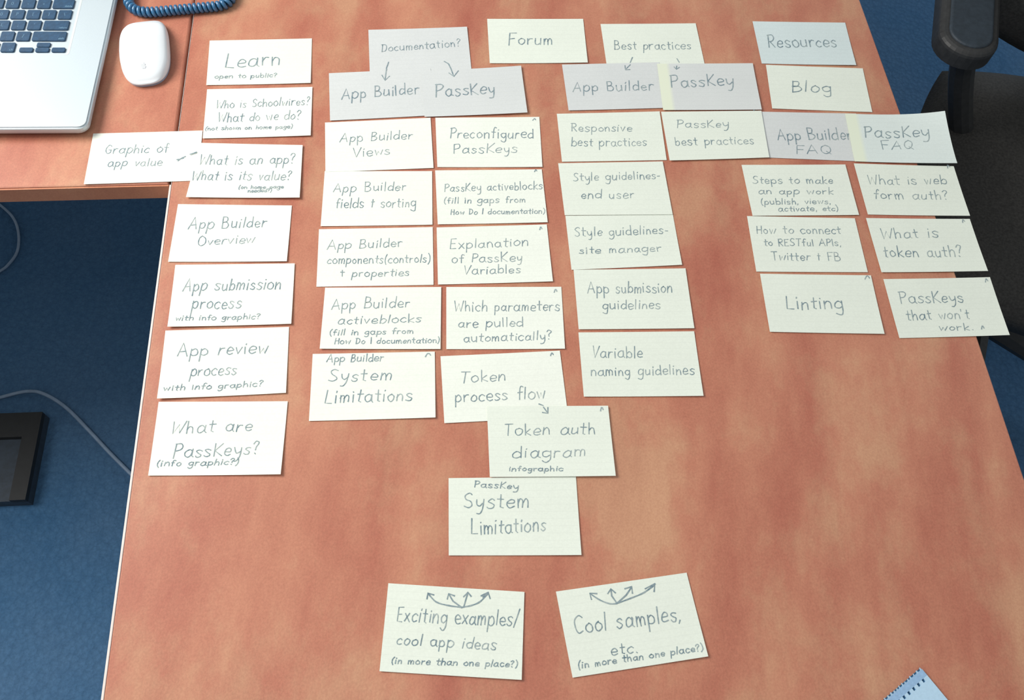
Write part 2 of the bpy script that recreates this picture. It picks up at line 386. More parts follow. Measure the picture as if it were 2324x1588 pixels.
NOTES=[
('sage',0,(0.3, 0.3, 1.5, 0.8),((-0.4229, 0.8157), (-0.2972, 0.8383), (-0.2834, 0.7628), (-0.4082, 0.7418)),'white note reading Learn at the head of the left column',
  [('Learn', -0.3934, 0.773, -0.3271, 0.788, 0.0247), ('open to public?', -0.4012, 0.7538, -0.327, 0.7671, 0.0073)]),
('cream',0.4,(0.2, 0.3, 1.5, 0.5),((-0.4055, 0.7354), (-0.2802, 0.7573), (-0.2667, 0.6806), (-0.3912, 0.6594)),'three-line note directly below the Learn note, asking what do we do',
  [('Who is Schoolwires?', -0.3878, 0.7073, -0.2779, 0.7286, 0.0127), ('What do we do?', -0.3804, 0.686, -0.2842, 0.7044, 0.0138), ('(not shown on home page)', -0.3916, 0.6718, -0.2906, 0.689, 0.0061)]),
('cream',0,(0.3, 0.2, 0, 0.8),((-0.5186, 0.6495), (-0.3945, 0.6717), (-0.3823, 0.5985), (-0.506, 0.5759)),'note reading Graphic of app value, sticking out left across the desk seam',
  [('Graphic of', -0.4966, 0.622, -0.4261, 0.6344, 0.0133), ('app value', -0.488, 0.6043, -0.4273, 0.6145, 0.0117), ('~', [[(-0.4098, 0.6261), (-0.4044, 0.6308)], [(-0.4111, 0.6233), (-0.407, 0.6291)], [(-0.4127, 0.625), (-0.4057, 0.628)]])]),
('cream',1,(0, 0.5, 2, 1.2),((-0.3925, 0.6525), (-0.2732, 0.6653), (-0.2606, 0.5885), (-0.3876, 0.5727)),'note asking What is an app, overlapping the Graphic note',
  [('What is an app?', -0.3855, 0.6203, -0.277, 0.6371, 0.0144), ('What is its value?', -0.3878, 0.5974, -0.2765, 0.6125, 0.0141), ('(on home page', -0.3325, 0.5921, -0.2819, 0.5996, 0.0051), ('needed?)', -0.3207, 0.5884, -0.2942, 0.5929, 0.005), ('~', [[(-0.3995, 0.6341), (-0.3928, 0.6383)]])]),
('cream',0,(0.3, 0.3, 1.5, 0.6),((-0.3946, 0.5632), (-0.2678, 0.5782), (-0.2572, 0.5028), (-0.3845, 0.4863)),'note with the single word Overview on its second line, left column',
  [('App Builder', -0.3744, 0.5311, -0.2902, 0.5458, 0.0145), ('Overview', -0.359, 0.5111, -0.298, 0.5232, 0.0118)]),
('cream',0.4,(0.2, 0.3, 1.5, 2),((-0.3757, 0.4834), (-0.2483, 0.5016), (-0.2359, 0.4261), (-0.3626, 0.4066)),'note about the submission process, left column above the review note',
  [('App submission', -0.3595, 0.4518, -0.2562, 0.4674, 0.0151), ('process', -0.3443, 0.4315, -0.293, 0.4385, 0.0148), ('with info graphic?', -0.357, 0.4148, -0.2703, 0.4282, 0.0065)]),
('cream',0,(0.3, 0.3, 1.5, 3),((-0.3643, 0.4029), (-0.2379, 0.423), (-0.2246, 0.3469), (-0.3504, 0.3249)),'note about the review process, second from the bottom of the left column',
  [('App review', -0.3444, 0.3743, -0.2539, 0.39, 0.0146), ('process', -0.3252, 0.3543, -0.2797, 0.3617, 0.0132), ('with info graphic?', -0.3469, 0.3342, -0.2501, 0.3517, 0.0065)]),
('cream',0,(0.3, 0.5, 2.5, 0.8),((-0.3488, 0.3226), (-0.2211, 0.3383), (-0.211, 0.2605), (-0.3371, 0.2454)),'bottom note of the left column, starting What are',
  [('What are', -0.3279, 0.2904, -0.2496, 0.303, 0.0129), ('PassKeys?', -0.3191, 0.2658, -0.2371, 0.2791, 0.0139), ('(info graphic?)', -0.3319, 0.2556, -0.2546, 0.2661, 0.0064)]),
('lavender',0,(0.3, 0.8, 0, 0),((-0.229, 0.8636), (-0.1037, 0.8876), (-0.0891, 0.8137), (-0.2144, 0.7892)),'pale note reading Documentation with two arrows pointing down',
  [('Documentation?', -0.2061, 0.828, -0.108, 0.8524, 0.013), ('~', [[(-0.1944, 0.812), (-0.1955, 0.8012)], [(-0.1253, 0.8236), (-0.1192, 0.82), (-0.1147, 0.8115)]])]),
('lavender',0.5,(0.2, 0, 0.3, 0.4),((-0.2646, 0.7825), (-0.1405, 0.8089), (-0.1246, 0.7334), (-0.2487, 0.7072)),'lavender note under the Documentation note, on its left',
  [('App Builder', -0.2409, 0.7424, -0.1487, 0.7658, 0.0172), ('~', [[(-0.1952, 0.7997), (-0.1939, 0.7813)], [(-0.199, 0.7887), (-0.1938, 0.7806), (-0.1895, 0.7886)]])]),
('lavender',1.1,(0.2, 0.8, 1.6, 0.3),((-0.1513, 0.8014), (-0.0275, 0.8287), (-0.0126, 0.7519), (-0.1367, 0.7285)),'lavender note under the Documentation note, on its right',
  [('PassKey', -0.1278, 0.7619, -0.0557, 0.7788, 0.0195), ('~', [[(-0.1145, 0.81), (-0.1104, 0.8001)], [(-0.1165, 0.8037), (-0.1097, 0.7987), (-0.1054, 0.8091)]])]),
('cream',0,(0.3, 0.3, 0.6, 0.3),((-0.2542, 0.7037), (-0.1295, 0.729), (-0.1153, 0.653), (-0.2394, 0.6304)),'note with the word Views on its second line, second column',
  [('App Builder', -0.2314, 0.6768, -0.146, 0.6936, 0.0129), ('Views', -0.2119, 0.6555, -0.1694, 0.6671, 0.0133)]),
('cream',0,(0.3, 0.3, 1, 0.5),((-0.1237, 0.73), (0.0025, 0.7492), (0.0125, 0.6719), (-0.1111, 0.6551)),'note starting Preconfigured, top of the third column of notes',
  [('Preconfigured', -0.1021, 0.7009, -0.0018, 0.7149, 0.0151), ('PassKeys', -0.0951, 0.6776, -0.0194, 0.69, 0.0134), ('^', -0.0051, 0.7424, -0.0013, 0.7429, 0.0028)]),
('cream',0,(0.2, 0.3, 0.6, 0.6),((-0.2405, 0.6317), (-0.1164, 0.6485), (-0.1055, 0.5726), (-0.23, 0.5541)),'note with the line fields + sorting',
  [('App Builder', -0.2247, 0.6028, -0.1428, 0.617, 0.0127), ('fields + sorting', -0.218, 0.5811, -0.1277, 0.595, 0.0137)]),
('cream',0,(0.2, 0.3, 0.9, 0.6),((-0.113, 0.65), (0.012, 0.6686), (0.025, 0.5929), (-0.0996, 0.5737)),'three-line note right of the fields + sorting note, mentioning documentation in brackets',
  [('PassKey activeblocks', -0.0981, 0.6205, 0.0152, 0.6396, 0.0115), ('(fill in gaps from', -0.0967, 0.6038, -0.0029, 0.6179, 0.0088), ('How Do I documentation)', -0.0869, 0.5892, 0.0205, 0.605, 0.0074), ('^', 0.0038, 0.6636, 0.0069, 0.6646, 0.0026)]),
('cream',0,(0.3, 0.3, 0.3, 0.3),((-0.2311, 0.55), (-0.1048, 0.5697), (-0.0934, 0.4938), (-0.2192, 0.4754)),'note with the lines components (controls) + properties',
  [('App Builder', -0.2167, 0.5245, -0.1349, 0.539, 0.0118), ('components(controls)', -0.2136, 0.5056, -0.1014, 0.5221, 0.011), ('+ properties', -0.1966, 0.4909, -0.1216, 0.5021, 0.0097)]),
('cream',0,(0.3, 0.3, 1.2, 0.6),((-0.1003, 0.5696), (0.0242, 0.5902), (0.0369, 0.5143), (-0.0886, 0.4945)),'note starting Explanation of, ending with Variables',
  [('Explanation', -0.0822, 0.5426, 0.0057, 0.5586, 0.0125), ('of PassKey', -0.0774, 0.5246, 0.0006, 0.5368, 0.0117), ('Variables', -0.0625, 0.5109, 0.0001, 0.5211, 0.0115), ('^', 0.0168, 0.5818, 0.0198, 0.5828, 0.0031)]),
('cream',0.4,(0.2, 0.2, 0.6, 0.9),((-0.2095, 0.4751), (-0.0846, 0.4918), (-0.0752, 0.4158), (-0.2007, 0.4007)),'four-line note left of the Which parameters note',
  [('App Builder', -0.1974, 0.4493, -0.1156, 0.4625, 0.0132), ('activeblocks', -0.1879, 0.432, -0.1005, 0.4455, 0.0102), ('(fill in gaps from', -0.1939, 0.4178, -0.1064, 0.4307, 0.0069), ('How Do I documentation)', -0.1865, 0.4083, -0.0775, 0.4231, 0.0068)]),
('cream',0,(0.3, 0.3, 1.2, 0.6),((-0.0792, 0.4928), (0.0467, 0.509), (0.056, 0.4322), (-0.0692, 0.4167)),'note asking Which parameters are pulled automatically',
  [('Which parameters', -0.0666, 0.4634, 0.047, 0.4784, 0.0127), ('are pulled', -0.0604, 0.4441, 0.0091, 0.4542, 0.0108), ('automatically?', -0.0522, 0.4275, 0.041, 0.4419, 0.0106), ('^', 0.0391, 0.5008, 0.0429, 0.5018, 0.0034)]),
('cream',0,(0.3, 0.3, 1.6, 0.6),((-0.2069, 0.3943), (-0.0809, 0.4125), (-0.0698, 0.3376), (-0.1956, 0.3194)),'System Limitations note at the bottom of the second column',
  [('App Builder', -0.191, 0.3868, -0.1327, 0.3949, 0.0088), ('System', -0.185, 0.3652, -0.1203, 0.3743, 0.0137), ('Limitations', -0.1843, 0.3404, -0.0964, 0.354, 0.0148), ('^', -0.0901, 0.4052, -0.0833, 0.4071, 0.0031)]),
('cream',0,(0.3, 0.3, 0, 0.6),((-0.0742, 0.4077), (0.0507, 0.4296), (0.0647, 0.3549), (-0.0602, 0.3328)),'note reading Token process flow with a small arrow',
  [('Token', -0.05, 0.3793, -0.0035, 0.3878, 0.0127), ('process flow', -0.0525, 0.3572, 0.0402, 0.3728, 0.0139), ('~', [[(0.0336, 0.3654), (0.0374, 0.3644), (0.0403, 0.3618)]]), ('^', 0.0412, 0.4222, 0.0449, 0.4232, 0.0031)]),
('sage',1,(0, 0.4, 1.6, 0.5),((-0.0194, 0.3563), (0.1049, 0.3714), (0.1159, 0.296), (-0.0083, 0.2811)),'note reading Token auth diagram infographic',
  [('Token auth', 0.0014, 0.3261, 0.0935, 0.3391, 0.0129), ('diagram', 0.0122, 0.3031, 0.0857, 0.3138, 0.0126), ('infographic', 0.0098, 0.2893, 0.0631, 0.2954, 0.0051), ('^', 0.0972, 0.3645, 0.1008, 0.3654, 0.0035), ('~', [[(0.0385, 0.362), (0.0425, 0.3571)], [(0.038, 0.356), (0.0435, 0.3557), (0.043, 0.3621)]])]),
('sage',0,(0.3, 0.3, 1.5, 0.6),((-0.0485, 0.2757), (0.0766, 0.2918), (0.0867, 0.2138), (-0.0385, 0.2)),'System Limitations note alone in the middle of the table, lowest of its column',
  [('PassKey', -0.0226, 0.2694, 0.0208, 0.2723, 0.0063), ('System', -0.0303, 0.2471, 0.0338, 0.2554, 0.0146), ('Limitations', -0.0201, 0.2221, 0.051, 0.2341, 0.0146)]),
('sage',0,(0.3, 0.5, 1.8, 0.8),((-0.0908, 0.1684), (0.0358, 0.1739), (0.0402, 0.0967), (-0.0862, 0.0912)),'separate note near the front reading Exciting examples, four arrows on top',
  [('Exciting examples/', -0.078, 0.1356, 0.0327, 0.1425, 0.0134), ('cool app ideas', -0.0754, 0.1154, 0.0148, 0.12, 0.0103), ('(in more than one place?)', -0.077, 0.0987, 0.0354, 0.1071, 0.0056), ('~', [[(-0.0528, 0.1629), (-0.0445, 0.1562), (-0.0327, 0.1542), (-0.0205, 0.1539)], [(-0.0533, 0.1581), (-0.0532, 0.1633), (-0.0477, 0.1623)], [(-0.0336, 0.1642), (-0.0292, 0.1586), (-0.0204, 0.1536)], [(-0.0347, 0.16), (-0.0341, 0.1649), (-0.0286, 0.1635)], [(-0.0164, 0.1676), (-0.0174, 0.1623), (-0.0188, 0.1541)], [(-0.02, 0.1636), (-0.0164, 0.168), (-0.0132, 0.1647)], [(0.0023, 0.1696), (-0.0041, 0.1609), (-0.0118, 0.1565), (-0.0205, 0.1539)], [(-0.0039, 0.1661), (0.0023, 0.17), (0.0045, 0.1646)], [(-0.0021, 0.1651), (0.0017, 0.1679)]])]),
('sage',0,(0.3, 0.5, 1.8, 0.8),((0.065, 0.1774), (0.1875, 0.2082), (0.2074, 0.134), (0.0854, 0.1033)),'tilted note near the front reading Cool samples etc, arrows on top',
  [('Cool samples,', 0.0852, 0.1414, 0.1827, 0.1638, 0.0149), ('etc.', 0.1187, 0.1261, 0.144, 0.1308, 0.0104), ('(in more than one place?)', 0.0898, 0.1114, 0.2031, 0.1389, 0.006), ('~', [[(0.097, 0.1789), (0.1068, 0.1739), (0.1164, 0.1716), (0.1225, 0.1727)], [(0.0985, 0.1738), (0.0966, 0.1793), (0.1032, 0.1796)], [(0.1162, 0.185), (0.1173, 0.179), (0.1225, 0.1727)], [(0.1135, 0.1807), (0.1162, 0.1854), (0.1205, 0.1822)], [(0.1356, 0.1892), (0.1309, 0.1813), (0.1225, 0.1727)], [(0.1294, 0.1869), (0.1356, 0.1896), (0.1366, 0.1835)], [(0.1576, 0.1944), (0.1478, 0.1855), (0.1355, 0.1789), (0.1225, 0.1727)], [(0.1485, 0.1889), (0.1576, 0.1948), (0.1569, 0.1873)], [(0.1502, 0.1874), (0.1559, 0.1922)]])]),
('sage',0,(0.3, 0.3, 1.5, 0.6),((-0.0794, 0.9063), (0.0464, 0.9254), (0.0569, 0.8471), (-0.0675, 0.8284)),'note reading Forum in the top row',
  [('Forum', -0.0476, 0.8642, 0.0101, 0.8731, 0.0196)]),
('sage',0,(0.3, 0.3, 0, 0),((0.0698, 0.9193), (0.1962, 0.9397), (0.2084, 0.8648), (0.0819, 0.8445)),'note reading Best practices with two small arrows, top row',
  [('Best practices', 0.09, 0.8763, 0.1904, 0.8912, 0.015), ('~', [[(0.114, 0.8658), (0.1114, 0.8561)], [(0.1718, 0.8719), (0.1747, 0.8661)]])]),
('lavender',0.5,(0.2, 0, 0.3, 0.3),((0.0242, 0.8396), (0.1491, 0.8621), (0.1625, 0.7863), (0.0377, 0.7641)),'lavender note under the Best practices note, on its left',
  [('App Builder', 0.0414, 0.796, 0.1432, 0.8129, 0.0162), ('~', [[(0.1116, 0.8522), (0.1062, 0.8438)], [(0.1048, 0.8497), (0.1057, 0.8422), (0.1113, 0.8438)]])]),
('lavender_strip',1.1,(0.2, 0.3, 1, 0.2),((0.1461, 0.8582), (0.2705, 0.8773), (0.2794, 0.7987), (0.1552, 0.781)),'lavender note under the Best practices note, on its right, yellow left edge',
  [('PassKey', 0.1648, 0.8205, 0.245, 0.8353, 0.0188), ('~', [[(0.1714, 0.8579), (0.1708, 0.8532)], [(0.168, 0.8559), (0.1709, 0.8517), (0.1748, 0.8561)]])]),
('sage',0,(0.3, 0.3, 0.2, 0.2),((0.0236, 0.757), (0.151, 0.779), (0.161, 0.7031), (0.0352, 0.6832)),'note reading Responsive best practices',
  [('Responsive', 0.043, 0.7316, 0.1174, 0.742, 0.0119), ('best practices', 0.0445, 0.709, 0.1365, 0.7217, 0.013)]),
('sage',1.2,(0.2, 0.1, 0.8, 0.6),((0.1527, 0.7778), (0.279, 0.7976), (0.286, 0.7231), (0.1643, 0.7018)),'best practices note beside the Responsive note, marked with a dot at its corner',
  [('PassKey', 0.1729, 0.7547, 0.2379, 0.7649, 0.0121), ('best practices', 0.1708, 0.7264, 0.2682, 0.742, 0.0132), ('^', 0.2695, 0.7963, 0.2729, 0.7972, 0.0037)]),
('lavender',0,(0.2, 0.1, 0.1, 0.3),((0.2726, 0.7961), (0.4003, 0.811), (0.408, 0.7348), (0.2795, 0.7235)),'FAQ note lying between its two neighbours, tucked under both',
  [('App Builder', 0.2987, 0.7536, 0.3919, 0.7676, 0.0171), ('FAQ', 0.3203, 0.7349, 0.3642, 0.7409, 0.014)]),
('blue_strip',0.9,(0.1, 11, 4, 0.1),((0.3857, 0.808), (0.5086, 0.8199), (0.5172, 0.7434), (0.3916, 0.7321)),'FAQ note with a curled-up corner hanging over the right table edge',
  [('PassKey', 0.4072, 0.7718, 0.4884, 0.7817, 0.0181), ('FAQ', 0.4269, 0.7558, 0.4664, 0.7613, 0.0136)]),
('bluish',0,(0.3, 0.3, 1.6, 0.3),((0.2729, 0.9552), (0.399, 0.9718), (0.407, 0.8939), (0.2827, 0.8797)),'bluish note reading Resources at the top right of the table',
  [('Resources', 0.2926, 0.91, 0.3843, 0.9247, 0.0219)]),
('sage',0,(0.2, 0.3, 0.4, 0.5),((0.2881, 0.8782), (0.4157, 0.8905), (0.4213, 0.8161), (0.2932, 0.8039)),'note reading Blog below the Resources note',
  [('Blog', 0.3191, 0.836, 0.3714, 0.8424, 0.0183)]),
('sage',0.4,(0.3, 0.3, 0.5, 0.3),((0.2519, 0.7078), (0.3796, 0.7259), (0.39, 0.6516), (0.2631, 0.6337)),'note starting Steps to make, with four crowded lines',
  [('Steps to make', 0.2649, 0.6813, 0.3622, 0.6945, 0.0107), ('an app work', 0.2711, 0.6665, 0.3618, 0.6786, 0.0092), ('(publish, views,', 0.2735, 0.6513, 0.3576, 0.6638, 0.0084), ('activate, etc)', 0.2939, 0.6441, 0.3658, 0.6545, 0.0077)]),
('sage',0,(0.3, 1, 1.6, 0.4),((0.3906, 0.7295), (0.5146, 0.7416), (0.5239, 0.6677), (0.401, 0.6541)),'note asking What is web form auth, over the right table edge',
  [('What is web', 0.4061, 0.6995, 0.5027, 0.7126, 0.0136), ('form auth?', 0.411, 0.6788, 0.5018, 0.6891, 0.0134), ('^', 0.5069, 0.7375, 0.5103, 0.7387, 0.0042)]),
('sage',0,(0.2, 0.3, 0.4, 0.3),((0.2567, 0.6329), (0.3848, 0.6466), (0.3935, 0.5723), (0.2652, 0.5568)),'note starting How to connect',
  [('How to connect', 0.2671, 0.6091, 0.3664, 0.6221, 0.0113), ('to RESTful APIs,', 0.2752, 0.5933, 0.3657, 0.605, 0.0093), ('Twitter + FB', 0.2838, 0.5748, 0.3635, 0.5843, 0.0109)]),
('sage',0.4,(0.3, 1, 1.6, 0.4),((0.398, 0.6483), (0.5228, 0.663), (0.5332, 0.5908), (0.4091, 0.5739)),'note asking What is token auth, over the right table edge',
  [('What is', 0.4143, 0.6208, 0.4825, 0.6316, 0.0146), ('token auth?', 0.414, 0.5958, 0.5069, 0.6078, 0.0149), ('^', 0.5135, 0.6565, 0.5168, 0.6576, 0.0039)]),
('sage',0.4,(0.2, 0.3, 1.2, 0.6),((0.2693, 0.5543), (0.3966, 0.5684), (0.4043, 0.4929), (0.2775, 0.4802)),'note with the single word Linting',
  [('Linting', 0.2971, 0.5111, 0.3614, 0.5205, 0.0172), ('^', 0.3891, 0.5625, 0.3952, 0.5633, 0.0042)]),
('sage',0,(0.3, 1, 1.6, 0.4),((0.4106, 0.5653), (0.5348, 0.5833), (0.545, 0.5087), (0.4209, 0.4902)),"note ending with won't work, lowest note over the right table edge",
  [('PassKeys', 0.4269, 0.5358, 0.4995, 0.5461, 0.0141), ("that won't", 0.4316, 0.5142, 0.5035, 0.5254, 0.0121), ('work.', 0.4671, 0.5052, 0.5057, 0.5107, 0.0086), ('^', 0.5285, 0.5761, 0.5322, 0.5771, 0.0037), ('^', 0.5145, 0.5127, 0.518, 0.5132, 0.004)]),
('sage',0.5,(0.1, 0.2, 0.1, 0.1),((0.0308, 0.68), (0.1561, 0.7), (0.1692, 0.6232), (0.0438, 0.6056)),'Style guidelines note with end user on its second line',
  [('Style guidelines-', 0.0504, 0.6561, 0.1537, 0.6735, 0.0118), ('end user', 0.061, 0.6317, 0.1235, 0.6407, 0.0122)]),
('sage',0,(0, 0.1, 1.2, 0.5),((0.0446, 0.6057), (0.1695, 0.6238), (0.1807, 0.5546), (0.0565, 0.5324)),'Style guidelines note with site manager on its second line',
  [('Style guidelines-', 0.0571, 0.5779, 0.1648, 0.596, 0.0122), ('site manager', 0.0639, 0.5549, 0.1573, 0.5702, 0.0101)]),
('sage',0.4,(0.2, 0.3, 0.7, 0.4),((0.0588, 0.5326), (0.1846, 0.5506), (0.1946, 0.4743), (0.0691, 0.4576)),'submission guidelines note above the Variable naming note',
  [('App submission', 0.0763, 0.504, 0.1703, 0.5169, 0.0137), ('guidelines', 0.0933, 0.4856, 0.157, 0.4947, 0.0117)]),
('sage',0,(0.3, 0.3, 1.5, 0.6),((0.0691, 0.454), (0.1945, 0.4709), (0.2042, 0.3943), (0.0793, 0.379)),'note reading Variable naming guidelines',
  [('Variable', 0.0857, 0.4255, 0.1392, 0.432, 0.0137), ('naming guidelines', 0.0852, 0.4037, 0.195, 0.4188, 0.0114)]),
]
def make_note(idx, mat, layer, lift, corners, label, lines):
    rnd = random.Random(100 + idx)
    base = 0.0004 + layer * 0.001 + (idx % 3) * 0.0001
    lf = [l * 0.001 for l in lift]
    cs = [Vector(c) for c in corners]
    TL, TR, BR, BL = cs
    cx, cy = (sum(c.x for c in cs) / 4, sum(c.y for c in cs) / 4)
    def z_at(u, v):
        top = lf[0] * (1 - u) ** 2 + lf[1] * u ** 3; bot = lf[3] * (1 - u) ** 2 + lf[2] * u ** 2
        return base + top * (1 - v) ** 1.2 + bot * v ** 2
    ex, ey = (TR - TL + BR - BL) / 2, (BL - TL + BR - TR) / 2
    det = ex.x * ey.y - ex.y * ey.x
    def uv_of(x, y):
        px, py = x + cx - TL.x, y + cy - TL.y
        u = (px * ey.y - py * ey.x) / det; v = (ex.x * py - ex.y * px) / det
        return min(max(u, 0), 1), min(max(v, 0), 1)
    bm = bmesh.new(); uvl = bm.loops.layers.uv.new('UVMap')
    nx, ny = 16, 10; grid = []; low = []; co = {}
    for j in range(ny + 1):
        row = []; lr = []
        for i in range(nx + 1):
            u, v = i / nx, j / ny
            p = (TL * (1 - u) + TR * u) * (1 - v) + (BL * (1 - u) + BR * u) * v
            z = z_at(u, v)
            a = bm.verts.new((p.x - cx, p.y - cy, z)); b = bm.verts.new((p.x - cx, p.y - cy, z - 0.00015))
            co[a] = co[b] = (u, 1 - v); row.append(a); lr.append(b)
        grid.append(row); low.append(lr)
    for j in range(ny):
        for i in range(nx):
            bm.faces.new((grid[j][i], grid[j + 1][i], grid[j + 1][i + 1], grid[j][i + 1]))
            bm.faces.new((low[j][i], low[j][i + 1], low[j + 1][i + 1], low[j + 1][i]))
    for i in range(nx):
        for j in (0, ny):
            bm.faces.new((grid[j][i], grid[j][i + 1], low[j][i + 1], low[j][i]))
    for j in range(ny):
        for i in (0, nx):
            bm.faces.new((grid[j][i], grid[j + 1][i], low[j + 1][i], low[j][i]))
    for f in bm.faces:
        for l in f.loops: l[uvl].uv = co[l.vert]
    note = link('sticky_note', bm, mat, loc=(cx, cy, TZ))
    tag(note, label, 'note', 'handwritten notes laid out on the table')
    def zf(x, y):
        u, v = uv_of(x, y); return z_at(u, v) + 0.00022
    for ln in lines:
        bm = bmesh.new()
        if ln[0] == '~':
            pen = [[]]
            for st in ln[1]:
                near = any(math.hypot(st[0][0] - q[0], st[0][1] - q[1]) < 0.016 or math.hypot(st[-1][0] - q[0], st[-1][1] - q[1]) < 0.016 for o in pen[-1] for q in o)
                if pen[-1] and not near: pen.append([])
                pen[-1].append(st)
            for grp_ in pen[1:]:
                b2 = bmesh.new()
                for st in grp_: ribbon(b2, [(a - cx, b - cy) for a, b in st], 0.0013, zf)
                link('drawn_arrow', b2, 'ink', note)
            for st in pen[0]:
                pts = [(a - cx, b - cy) for a, b in st]
                if len(pts) > 3: pts = [(q.x, q.y) for q in spline([Vector((a, b, 0)) for a, b in pts], 4)]
                ribbon(bm, pts, 0.0013, zf)
            link('drawn_arrow', bm, 'ink', note); continue
        text, x0, y0, x1, y1, cap = ln
        sts, w = strokes(text, rnd)
        o = Vector((x0 - cx, y0 - cy)); e = Vector((x1 - x0, y1 - y0)); L = e.length
        e.normalize(); up = Vector((-e.y, e.x)); kx = L / w
        pw = min(0.0013, max(0.0009, cap * 0.07))
        for st in sts:
            ribbon(bm, [tuple(o + e * (a * kx) + up * (b * cap)) for a, b in st], pw * (1.3 if text == '^' else 1), zf)
        link('corner_mark' if text == '^' else 'handwriting', bm, 'ink', note)
    return note
for i, nd in enumerate(NOTES): make_note(i, *nd)

# ------------------------------------------------------------------ laptop
LA = math.radians(8.3)
lap = tag(empty('laptop', (-0.519, 0.644, TZ), LA), 'silver laptop with black keys on the left desk', 'laptop')
W_, H_, T_ = 0.364, 0.249, 0.0165
# local frame: origin at the right front corner, x to the right, y to the back
KX1, KY0 = -0.0455, 0.1165                     # right end and front of the keys
KX0, KY1 = KX1 - 0.2762, KY0 + 0.1085
bm = bmesh.new()
N4 = []
for ins, z in ((0.012, 0.0015), (0.005, 0.0032), (0.0012, 0.0065), (0.0, 0.0105), (0.0, T_ - 0.0022), (0.0007, T_ - 0.0015), (0.0022, T_ - 0.0012)):
    N4.append([bm.verts.new((x, y, z)) for x, y in rrect(-W_ + ins, ins, -ins, H_ - ins, 0.012 - ins * 0.3)])
for r0, r1 in zip(N4, N4[1:]):
    for k in range(len(r0)): bm.faces.new((r0[k - 1], r0[k], r1[k], r1[k - 1]))
bm.faces.new(N4[0][::-1]); bm.faces.new(N4[-1])
link('base', bm, 'aluminium', lap)
def frame(bm, outer, inner, z0, z1):
    o0 = [bm.verts.new((x, y, z0)) for x, y in outer]; o1 = [bm.verts.new((x, y, z1)) for x, y in outer]
    i0 = [bm.verts.new((x, y, z0)) for x, y in inner]; i1 = [bm.verts.new((x, y, z1)) for x, y in inner]
    n = len(outer)
    for k in range(n):
        bm.faces.new((o0[k - 1], o0[k], o1[k], o1[k - 1])); bm.faces.new((i0[k], i0[k - 1], i1[k - 1], i1[k]))
        bm.faces.new((o1[k - 1], o1[k], i1[k], i1[k - 1])); bm.faces.new((o0[k], o0[k - 1], i0[k - 1], i0[k]))
bm = bmesh.new()
frame(bm, rrect(-W_ + .0022, .0022, -.0022, H_ - .0022, 0.009), rrect(KX0 - .0030, KY0 - .0012, KX1 + .0030, KY1 + .0030, 0.003), T_ - 0.0012, T_)
link('palm_rest', bm, 'aluminium', lap)
bm = bmesh.new()
frame(bm, rrect(KX0 - .0058, KY0 - .0012 - .0005, KX1 + .0058, KY1 + .0055, 0.004), rrect(KX0 - .0031, KY0 - .0011, KX1 + .0031, KY1 + .0031, 0.003), T_ - 0.0012, T_ + 0.00015)
tag(link('keyboard_rim', bm, 'aluminium_rim', lap), 'bright rim round the key field')
bm = bmesh.new(); prism(bm, rrect(-W_ / 2 - .0525, 0.014, -W_ / 2 + .0525, 0.090, 0.004), T_ - .0002, T_ + 0.0002)
link('trackpad', bm, 'aluminium_rim', lap)
U = 0.01905; G = 0.0030; RH = 0.0186
rows = [
 [(c, 1) for c in "`1234567890-="] + [('delete', 1.5)],
 [('tab', 1.5)] + [(c, 1) for c in "QWERTYUIOP[]\\"],
 [('caps', 1.75)] + [(c, 1) for c in "ASDFGHJKL;'"] + [('return', 1.75)],
 [('shift', 2.25)] + [(c, 1) for c in "ZXCVBNM,./"] + [('shift', 2.25)],
 [('fn', 1), ('ctrl', 1), ('alt', 1), ('cmd', 1.25), ('', 5), ('cmd', 1.25), ('alt', 1)],
]
key_mesh = {}
def key(x0, y0, x1, y1, text):
    kx, ky = (x0 + x1) / 2, (y0 + y1) / 2; w, h = x1 - x0, y1 - y0
    kk = (round(w, 5), round(h, 5))
    if kk not in key_mesh:
        bm = bmesh.new(); prism(bm, rrect(-w / 2, -h / 2, w / 2, h / 2, 0.0018, 3), 0, 0.0018, 0.0004, 1)
        o = link('key', bm, 'key_black', lap); key_mesh[kk] = o.data
    else:
        o = bpy.data.objects.new('key', key_mesh[kk]); C.objects.link(o); o.parent = lap
    o.location = (kx, ky, T_ - 0.0011)
    if text and text != '`':
        bm = bmesh.new(); sts, tw = strokes(text, random, True)
        word = len(text) > 1
        cap = 0.0026 if word else 0.0046
        sx = cap
        ox = (w / 2 - 0.0016 - tw * sx) if word else -tw * sx / 2
        oy = (-h / 2 + 0.0022) if word else -cap / 2
        if word and kx < -0.2: ox = -w / 2 + 0.0016
        for st in sts: ribbon(bm, [(ox + a * sx, oy + b * cap) for a, b in st], 0.00045, lambda x, y: 0.00188)
        link('key_legend', bm, 'legend', o)
for r, row in enumerate(rows):
    y1 = KY0 + RH * (5 - r) ; y0 = y1 - RH + G
    x = KX0
    for text, n in row:
        key(x, y0 - (0.0 if r < 4 else 0), x + n * U - G, y1, text); x += n * U
x = KX1 - 3 * U + G
yb = KY0 + G
hh = (RH - G) / 2
key(x, yb, x + U - G, yb + hh - .0004, ''); key(x + 2 * U, yb, x + 3 * U - G, yb + hh - .0004, '')
key(x + U, yb, x + 2 * U - G, yb + hh - .0004, ''); key(x + U, yb + hh + .0004, x + 2 * U - G, yb + 2 * hh, '')
fy = KY0 + RH * 5 + G
x = KX0; fw = 14.5 * U / 14
for k in range(14):
    key(x, fy, x + fw - G, fy + 0.0085, ''); x += fw
